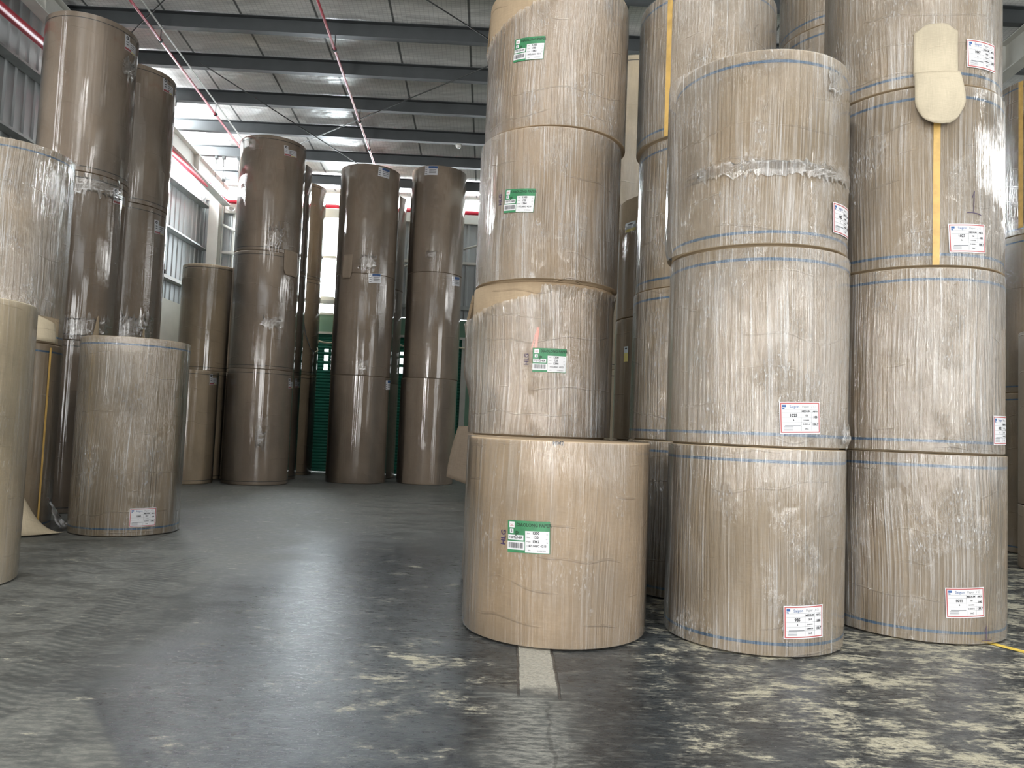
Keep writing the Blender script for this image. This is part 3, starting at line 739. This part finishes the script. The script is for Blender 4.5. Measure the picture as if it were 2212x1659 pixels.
def crumple(root, R_, th0, th1, z0, z1, mat='film', amp=.02, nu=26, nv=18, seed=1):
    """bunched up film: a creased patch standing a little off the roll"""
    rnd = random.Random(seed); n1 = [[rnd.uniform(-1, 1) for _ in range(nu+1)] for _ in range(nv+1)]
    vs = []; fs = []; uvs = []
    for j in range(nv+1):
        for i in range(nu+1):
            u, v = i/nu, j/nv; e = max(0, min(1, 5*min(u, 1-u)))*max(0, min(1, 5*min(v, 1-v)))
            skew = .12*math.sin(v*3.1+seed)
            r = R_ + .009 + e*amp*(.6+.7*n1[j][i]*(.5+.5*math.sin(seed+9*u-7*v)))
            t_ = R(th0+(th1-th0)*(u+skew*.3*e)); vs.append((r*math.cos(t_), r*math.sin(t_), z0+(z1-z0)*(v+.10*e*math.sin(u*8+seed)))); uvs.append((t_*R_, z0))
            if j in (0, nv): x, y, z = vs[-1]; vs[-1] = (x, y, z + (z1-z0)*.30*n1[(j+3) % nv][i])
            if i in (0, nu): x, y, z = vs[-1]; a_ = (th1-th0)*.0022*n1[j][(i+5) % nu]; vs[-1] = (x*math.cos(a_)-y*math.sin(a_), x*math.sin(a_)+y*math.cos(a_), z)
    for j in range(nv):
        for i in range(nu): k = j*(nu+1)+i; fs.append((k, k+1, k+nu+2, k+nu+1))
    o = link('crumpled_film', mesh('crumpled_film', vs, fs, True, uvs), mat, root); o['label'] = 'bunched shiny film'
    return o
def P3(r, th, z): return (r*math.cos(R(th)), r*math.sin(R(th)), z)

H = 1.3086; HC = 1.2984
# --- right front stack, three rolls
G = 'film wrapped rolls of the right front stack'
a = roll((1.746, 5.362), .595, 0, H, 'paper roll with blue stripes, bottom of the right front stack, label 985', G, ); label_saigon(a, 0.6048, -75.7, .227, 1.4, '985')
a = roll((1.755, 5.415), .614, H, H, 'paper roll with blue stripes, middle of the right front stack, label 1025', G, loose=((-168, .010, 16, 0, 1.3),)); label_saigon(a, 0.6238, -80.5, 1.507-H, 2.4, '1025', '122'); crumple(a, .62, -45, -30, .03, .17, 'film_white', .02, 10, 10, 3)
a = roll((1.736, 5.382), .600, 2*H, H, 'top paper roll of the right front stack, loose wrap, label turned to the side', G, loose=((180, .055, 22, .1, 1.3), (-6, .01, 12, .2, 1.2))); label_saigon(a, 0.6098, -43, 2.846-2*H, 2., '1002'); crumple(a, .604, -150, -25, .47, .56, 'film_white', .010, 60, 6, 5); crumple(a, .604, -62, -48, 1.05, 1.22, 'film_white', .015, 12, 12, 8)
# --- rightmost stack, four rolls
G = 'film wrapped rolls of the far right front stack'
a = roll((3.129, 5.852), .619, 0, H, 'bottom paper roll of the four high right stack, label 1011, handwritten 1', G); label_saigon(a, 0.6288, -85.1, .293, 2.3, '1011', '121'); mark_one(a, .619, -69.6, .09, .10, .045)
a = roll((3.087, 5.816), .62, H, H, 'second roll from the floor in the four high right stack, label near right edge', G); label_saigon(a, 0.6298, -48.5, 1.489-H, 1, '1002')
a = roll((3.073, 5.812), .621, 2*H, H, 'third roll of the four high right stack, yellow tape, label 1027, handwritten 1', G, loose=((-30, .004, 14, .0, 1.2),)); label_saigon(a, 0.6308, -82.1, 2.824-2*H, 2.9, '1027', '121')
tape_strip(a, .621, -102.4, .01, 3.66-2*H, .045); mark_one(a, .621, -77.8, 3.09-2*H, .15, .06, .012)
a = roll((3.06, 5.82), .621, 3*H, H, 'top roll of the four high right stack with torn hanging paper flap', G); label_saigon(a, 0.6308, -69.3, 4.169-3*H, 2., '1047')
zb = 3*H
def patch_fn(u, v):
    th = -101.8 + 26.6*(u-.5)*(1-.18*max(0, (v-.8)/.2)**2); z = 4.00-zb + .375*v
    rr = .621+.012 + .008*math.sin(v*9)*.4; c = .02*max(0, (v-.8)/.2)**2*(abs(u-.5)*2)**4
    return P3(rr, th+ (0 if v < .8 else (.5-u)*0), z - c*3)
sheet('paper_patch', patch_fn, 14, 14, 'kraft_flap', a, .002, 'bare pale kraft patch')
def flap_fn(u, v):                                    # hangs down from the fold, rounded lower corners
    s = (u-.5)*2; wv = 1-.30*max(0, (v-.62)/.38)**1.6
    th = -100.9 + 13.6*s*wv
    z = 4.02-zb - .41*v*(1-.13*abs(s)**2.5*v)
    rr = .640 + .070*math.sin(min(1, v*1.15)*math.pi*.62) + .012*math.sin(u*5)*v
    return P3(rr, th, z + .012*math.sin(v*math.pi)*(1-s*s))
sheet('hanging_flap', flap_fn, 16, 16, 'kraft_flap', a, .002, 'folded pale kraft flap hanging outward')
# --- single roll in front of the centre stack
a = roll((.357, 5.364), .632, 0, 1.3, 'wide single roll with green label standing on the floor before the centre stack', 'green labelled rolls of the centre', 'kraft_green', 'film_soft', None, loose=((-176, .008, 14, .1, 1.2),)); label_green(a, 0.6418, -109.9, .687, 2., '1362', '97L066C 4213'); scrawl(a, .640, -125.6, .67, 'HLG', .05)
d = Decal(a, .633, -94.6, 1.283); d.text('ink', 'MM2', 0, 0, .035, 0, bold=.001); d.mesh('ink', 'marker_writing', a)['label'] = 'small black marker scribble'
# --- centre stack behind it, four rolls
G = 'green labelled rolls of the centre'
a = roll((.259, 6.836), .637, 0, HC, 'lowest roll of the tall centre stack, mostly hidden behind the single roll', G, 'kraft_green', 'film', None)
def film2(t):
    x = max(0., min(1., (t+175)/80.)) if -180 < t < -94 else 1.
    return 1.0 + .20*x if -180 < t < -94 else HC-.03
a = roll((.259, 6.836), .637, HC, HC, 'second roll of the tall centre stack, torn film, orange marker stroke above its green label', G, 'kraft_green', 'film', None, z1=film2, loose=((175, .05, 20, .55, 1.0), (-170, .022, 14, .5, .95))); label_green(a, 0.6468, -86.0, 1.937-HC, .3, '1390', '97L066C 4222'); scrawl(a, .645, -103.1, 1.94-HC, 'HLG', .05)
d = Decal(a, .6385, -95.8, 2.12-HC); d.line('orange', [(-.012, -.10), (.0, .03), (.004, .09)], .022, 0); d.line('orange', [(-.045, -.09), (-.01, .05)], .008, 0); d.mesh('orange', 'marker_stroke', a)['label'] = 'orange marker stroke'
a = roll((.278, 6.754), .630, 2*HC, HC, 'third roll of the tall centre stack, creased, with a green label', G, 'kraft_green', 'film', None, loose=((180, .01, 18, .1, 1.2),)); label_green(a, 0.6398, -116.3, 3.268-2*HC, -4., '1364', '97L066C 4219'); scrawl(a, .638, -133.6, 3.30-2*HC, 'HLG', .05)
def film4(t):
    return .87 + .28*max(0., min(1., (t+180)/84.))**1.4 if -180 < t < -96 else HC-.02
a = roll((.304, 6.768), .637, 3*HC, HC, 'top roll of the tall centre stack, bare paper at its upper left', G, 'kraft_green', 'film', None, z1=film4); label_green(a, 0.6468, -115.5, 4.579-3*HC, -3.6, '1343', '97L066C 4211')
# loose kraft sheet on the floor behind the centre stack, seen at its left
e = empty('paper_sheet', (-.2, 14, 0)); tag(e, 'loose brown kraft sheet sticking out left behind the centre stack', 'paper sheet')
def ls(u, v):                     # u from the hidden right side to the left edge, v upwards
    lx = -.95 + .18*v**1.5; ly = .40 + .95*v
    rx = .35; ry = .02 + 1.35*v
    k = u**1.2
    return (rx+(lx-rx)*u, .10*math.sin(u*3.0)*(1-v*.5), ry+(ly-ry)*k)
sheet('paper', ls, 12, 12, 'kraft_dark', e, .004)
sheet('paper_fold', lambda u, v: (ls(u, 0)[0]+.01, ls(u, 0)[1]+.02+.25*v, ls(u, 0)[2]-.03*v), 12, 3, 'kraft_dark', e, .004, 'folded underside of the sheet')
# --- back row right: stack behind the right front stack
G = 'striped rolls behind the right front stack'
pb = (1.688, 6.786)
for k, lab in enumerate(('lowest roll behind the right front stack, in deep shade', 'second roll behind the right front stack', 'third roll behind the right front stack', 'top roll behind the right front stack, yellow tape and loose shiny wrap')):
    a = roll((pb[0]+(-.008, .0, .012, -.004)[k], pb[1]), .60+(.0, .0, -.006, .009)[k], k*H, H, lab, G, loose=((-165, .012, 14, .1, 1.2),) if k == 3 else ())
    if k == 3:
        tape_strip(a, .609, -135, .01, 1.30, .05)
        d = Decal(a, .620, -62, .93); d.line('ink', [(.02*math.cos(q)*(1+q*.1), .05-.022*q+.02*math.sin(q)) for q in [x*.4 for x in range(14)]], .002, 0); d.mesh('ink', 'marker_writing', a)['label'] = 'thin curly pen scribble'
G = 'striped rolls behind the four high right stack'
for k, lab in enumerate(('lowest roll behind the four high right stack', 'second roll behind the four high right stack', 'third roll behind the four high right stack', 'fourth roll behind the four high right stack', 'top roll seen between the two right stacks at the upper edge')):
    roll((3.16, 7.25), .60 + .01*(k % 2), k*H, H, lab, G)
# --- narrow gap right of the centre stack
G = 'shiny rolls in the gap right of the centre stack'
for k, lab in enumerate(('lowest roll in the gap right of the centre stack, hidden behind the single roll', 'shiny roll in the narrow gap right of the centre stack, small blue and yellow sticker', 'upper shiny roll in the narrow gap, blue sticker below its bare pale top')):
    a = roll((1.725, 8.12), .61, k*1.284, 1.284, lab, G, 'kraft', 'film_gloss', None, z1=(lambda t: .99) if k == 2 else None)
    if k:
        d = Decal(a, .6165, -152, (.92, .96)[k-1]); wq = (.035, .09)[k-1]
        d.rect('lpale', -wq, wq, -.01, .06, 0); d.mesh('lpale', 'sticker', a)['label'] = 'pale blue sticker'
        d.rect('yellow', -wq, wq, (-.10, -.04)[k-1], -.01, 0); d.mesh('yellow', 'sticker', a)['label'] = 'yellow sticker'
        d.rect('ink', -wq*.5, wq*.5, .03, .045, .001); d.mesh('ink', 'label_text', a)
G = 'tall rolls far behind the gap right of the centre stack'
for k, lab in enumerate(('lowest tall roll far behind the gap', 'middle tall roll far behind the gap', 'pale tall roll top seen high between centre and right stacks, dark ring at its rim')):
    roll((1.62, 10.7), .58, k*2.2, 2.2, lab, G, 'kraft_pale', 'film_soft', 'dark')
# --- far right edge
G = 'tall striped rolls at the right edge'
for k, lab in enumerate(('lowest tall roll behind the right stack, in shade', 'middle tall roll at the right edge with a wisp of loose film', 'top tall roll at the right edge with a yellow tape')):
    a = roll((7.19, 10.0), .62, k*2.085, 2.085, lab, G, 'kraft', 'film_soft' if k < 2 else 'film', 'blue', loose=((-150, .02, 10, 1.4, 2.05),) if k == 1 else ())
    if k == 2: tape_strip(a, .62, -155.5, .09, 2.07, .06)
G = 'brown rolls cut by the right edge'
a = roll((6.458, 8.442), .62, 0, .72, 'low brown roll on the floor at the very right edge', G, 'kraft_dark', 'film_soft', None, nofilm=True)
a = roll((6.462, 8.46), .612, .72, 1.99, 'tall brown roll on the low one at the very right edge', G, 'kraft_dark', 'film_gloss', None, nofilm=True)
# --- left side
a = roll((-4.488, 5.867), .62, 0, 2.2, 'pale film wrapped roll standing nearest the left edge', 'rolls at the left edge', 'kraft_pale', 'film_soft', None, loose=((-20, .010, 12, .9, 2.1),))
a = roll((-4.437, 8.818), .577, 0, 2.205, 'single striped roll on the floor left of the aisle, label near its foot', 'rolls at the left edge', 'kraft', 'film', 'blue', loose=((-14, .045, 12, .1, 2.1),)); label_saigon(a, 0.5868, -45.6, .208, 0, '1000')
G = 'rolls at the left edge'
a = roll((-5.807, 8.45), .62, 0, 2.09, 'shaded roll behind the pale left roll, yellow tape and torn foot', G, 'kraft', 'film_soft', 'blue'); tape_strip(a, .62, -6, .05, 2.05, .03)
def foot(u, v):
    th = -62 + 56*u; return P3(.66 + .22*(1-v)*(.3+u), th, .02 + .50*v*(1-abs(2*u-1)**1.2) )
sheet('torn_foot_flap', foot, 12, 8, 'kraft_pale', a, .002, 'torn pale kraft flap at the foot')
rnd = random.Random(4); vs = {}
def crum(u, v):
    k = (round(u, 3), round(v, 3))
    if k not in vs: vs[k] = (rnd.uniform(-.02, .02), rnd.uniform(-.02, .02))
    n1, n2 = vs[k]; return P3(.66 + .16*(1-v) + n1, 2+22*u, .01 + .36*v*(1-.6*u) + abs(n2))
sheet('film_tail', crum, 10, 10, 'film', a, .001, 'crumpled clear film tail')
a = roll((-5.80, 8.42), .615, 2.09, 2.16, 'upper film wrapped roll at the left edge, torn paper at its lower side', G, 'kraft', 'film', 'blue', z0=lambda t: .30 if -70 < t < 8 else .01)
def torn(u, v):
    th = -60 + 64*u - 6*v; return P3(.628 + .035*math.sin(u*3.1)*(1-v), th, .02 + .40*v*(1-.45*u*v) )
sheet('torn_paper_skirt', torn, 14, 8, 'kraft_pale', a, .002, 'torn pale kraft skirt over the seam')
# tall left stacks
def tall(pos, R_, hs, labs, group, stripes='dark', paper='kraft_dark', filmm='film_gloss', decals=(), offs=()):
    z = 0; out = []
    for k, (h, lab) in enumerate(zip(hs, labs)):
        dx, dr = offs[k] if k < len(offs) else (0, 0)
        out.append(roll((pos[0]+dx, pos[1]), R_+dr, z, h, lab, group, paper, filmm, stripes)); z += h
    for k, th, zz, tilt, kind, wd in decals: label_small(out[k], R_+.002, th, zz - sum(hs[:k]), tilt, kind, wd)
    return out
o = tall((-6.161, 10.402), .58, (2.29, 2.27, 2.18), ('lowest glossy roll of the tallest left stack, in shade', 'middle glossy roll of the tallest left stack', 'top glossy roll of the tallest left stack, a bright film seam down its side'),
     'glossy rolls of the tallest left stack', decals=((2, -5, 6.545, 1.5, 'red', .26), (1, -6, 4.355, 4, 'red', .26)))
crumple(o[1], .583, -92, -14, .02, .32, 'film_bunch', .022, 50, 14, 2); crumple(o[1], .583, -75, -8, 2.0, 2.22, 'film_bunch', .016, 40, 12, 4); crumple(o[2], .583, -18, 4, 1.5, 1.75, 'film_bunch', .03, 12, 12, 6)
sheet('torn_paper_tongue', lambda u, v: P3(.60+.02*math.sin(3*u), -36+9*u+4*(v-.5)*(1-u), .02+.34*v*(1-abs(2*u-1)**2*.8)), 6, 6, 'kraft', o[1], .002, 'torn pale kraft tongue')
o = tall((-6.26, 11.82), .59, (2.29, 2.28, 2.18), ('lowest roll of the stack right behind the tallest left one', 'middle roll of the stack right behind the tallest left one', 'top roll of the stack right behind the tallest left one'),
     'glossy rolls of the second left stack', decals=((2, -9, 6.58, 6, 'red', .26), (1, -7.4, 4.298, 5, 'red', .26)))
crumple(o[1], .593, -60, -14, .02, .55, 'film_bunch', .03, 30, 20, 7)
sheet('torn_paper_tongue', lambda u, v: P3(.61+.02*math.sin(3*u), -34+9*u+4*(v-.5)*(1-u), .02+.36*v*(1-abs(2*u-1)**2*.8)), 6, 6, 'kraft', o[1], .002, 'torn pale kraft tongue')
tall((-6.577, 15.15), .60, (2.245,), ('single yellowish roll on the floor between left and middle stacks, small label',), 'glossy rolls beside the wall', decals=((0, -10.2, 2.083, 3.9, 'red', .26),), paper='kraft')
tall((-6.737, 16.42), .58, (2.30, 2.29), ('dark shaded roll under the yellowish one near the left wall', 'yellowish glossy roll standing against the left wall light'), 'glossy rolls beside the wall', paper='kraft')
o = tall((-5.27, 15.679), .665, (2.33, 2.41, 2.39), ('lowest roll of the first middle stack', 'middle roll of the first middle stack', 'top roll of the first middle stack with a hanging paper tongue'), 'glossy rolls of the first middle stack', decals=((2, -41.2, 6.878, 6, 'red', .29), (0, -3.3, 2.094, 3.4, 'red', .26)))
def tongue(th0, dth, z_top, z_bot, R_):
    def f(u, v):
        s = (u-.5)*2; wv = 1-.25*max(0, (v-.7)/.3)**2
        return P3(R_+.012+.02*v, th0+dth*s*wv, z_top-(z_top-z_bot)*v)
    return f
crumple(o[2], .668, -74, -48, .06, .50, 'film_bunch', .035, 18, 16, 9); crumple(o[1], .668, -74, -42, .85, 1.05, 'film_bunch', .012, 18, 8, 10); crumple(o[0], .668, -74, -58, .75, 1.1, 'film_bunch', .016, 10, 12, 11)
sheet('paper_tongue', tongue(-26, 17, .08, -.44, .665), 10, 10, 'kraft_dark', o[2], .002, 'brown paper tongue hanging over the roll below')
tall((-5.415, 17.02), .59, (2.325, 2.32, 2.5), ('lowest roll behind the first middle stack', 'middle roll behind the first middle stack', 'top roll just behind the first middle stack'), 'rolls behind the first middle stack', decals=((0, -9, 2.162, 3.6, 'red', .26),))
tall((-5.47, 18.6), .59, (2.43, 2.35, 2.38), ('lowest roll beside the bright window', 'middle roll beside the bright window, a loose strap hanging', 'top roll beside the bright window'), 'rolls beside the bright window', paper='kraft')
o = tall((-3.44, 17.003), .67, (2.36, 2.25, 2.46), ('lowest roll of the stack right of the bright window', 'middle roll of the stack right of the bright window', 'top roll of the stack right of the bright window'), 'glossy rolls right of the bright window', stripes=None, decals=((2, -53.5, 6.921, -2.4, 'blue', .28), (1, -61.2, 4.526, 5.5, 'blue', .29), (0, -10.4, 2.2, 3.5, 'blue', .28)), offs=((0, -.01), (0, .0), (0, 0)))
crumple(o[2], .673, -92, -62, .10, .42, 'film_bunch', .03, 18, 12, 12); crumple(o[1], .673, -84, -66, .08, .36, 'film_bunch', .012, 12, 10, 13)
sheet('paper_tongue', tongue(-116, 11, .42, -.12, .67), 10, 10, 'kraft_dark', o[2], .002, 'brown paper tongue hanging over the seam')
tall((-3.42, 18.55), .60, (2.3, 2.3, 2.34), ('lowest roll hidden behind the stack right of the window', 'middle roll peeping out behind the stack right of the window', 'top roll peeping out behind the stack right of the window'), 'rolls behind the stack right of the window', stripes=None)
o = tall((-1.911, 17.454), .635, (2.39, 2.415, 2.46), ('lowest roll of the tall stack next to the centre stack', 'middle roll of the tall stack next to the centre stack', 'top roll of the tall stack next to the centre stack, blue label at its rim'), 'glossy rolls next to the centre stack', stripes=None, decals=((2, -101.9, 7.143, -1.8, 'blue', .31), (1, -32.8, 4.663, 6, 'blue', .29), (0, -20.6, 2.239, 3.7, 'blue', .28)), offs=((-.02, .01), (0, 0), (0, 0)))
crumple(o[2], .637, -104, -82, .32, .48, 'film_bunch', .03, 14, 10, 14)
# strap hanging beside the window
e = tag(empty('strap', (-5.0, 18.02, 4.4)), 'dark thin strap hanging loose beside the bright window', 'strap')
MB().tube([(-.14, 0, .0), (-.12, -.02, -.5), (-.02, -.03, -1.0), (.12, -.02, -1.35), (.22, 0, -1.42)], .012, 6).build('strap_band', 'steel_dark', e, True)
MB().tube([(.22, 0, -1.42), (.29, 0, -1.38), (.27, 0, -1.3)], .014, 6).build('strap_end', 'cream_cable', e, True)
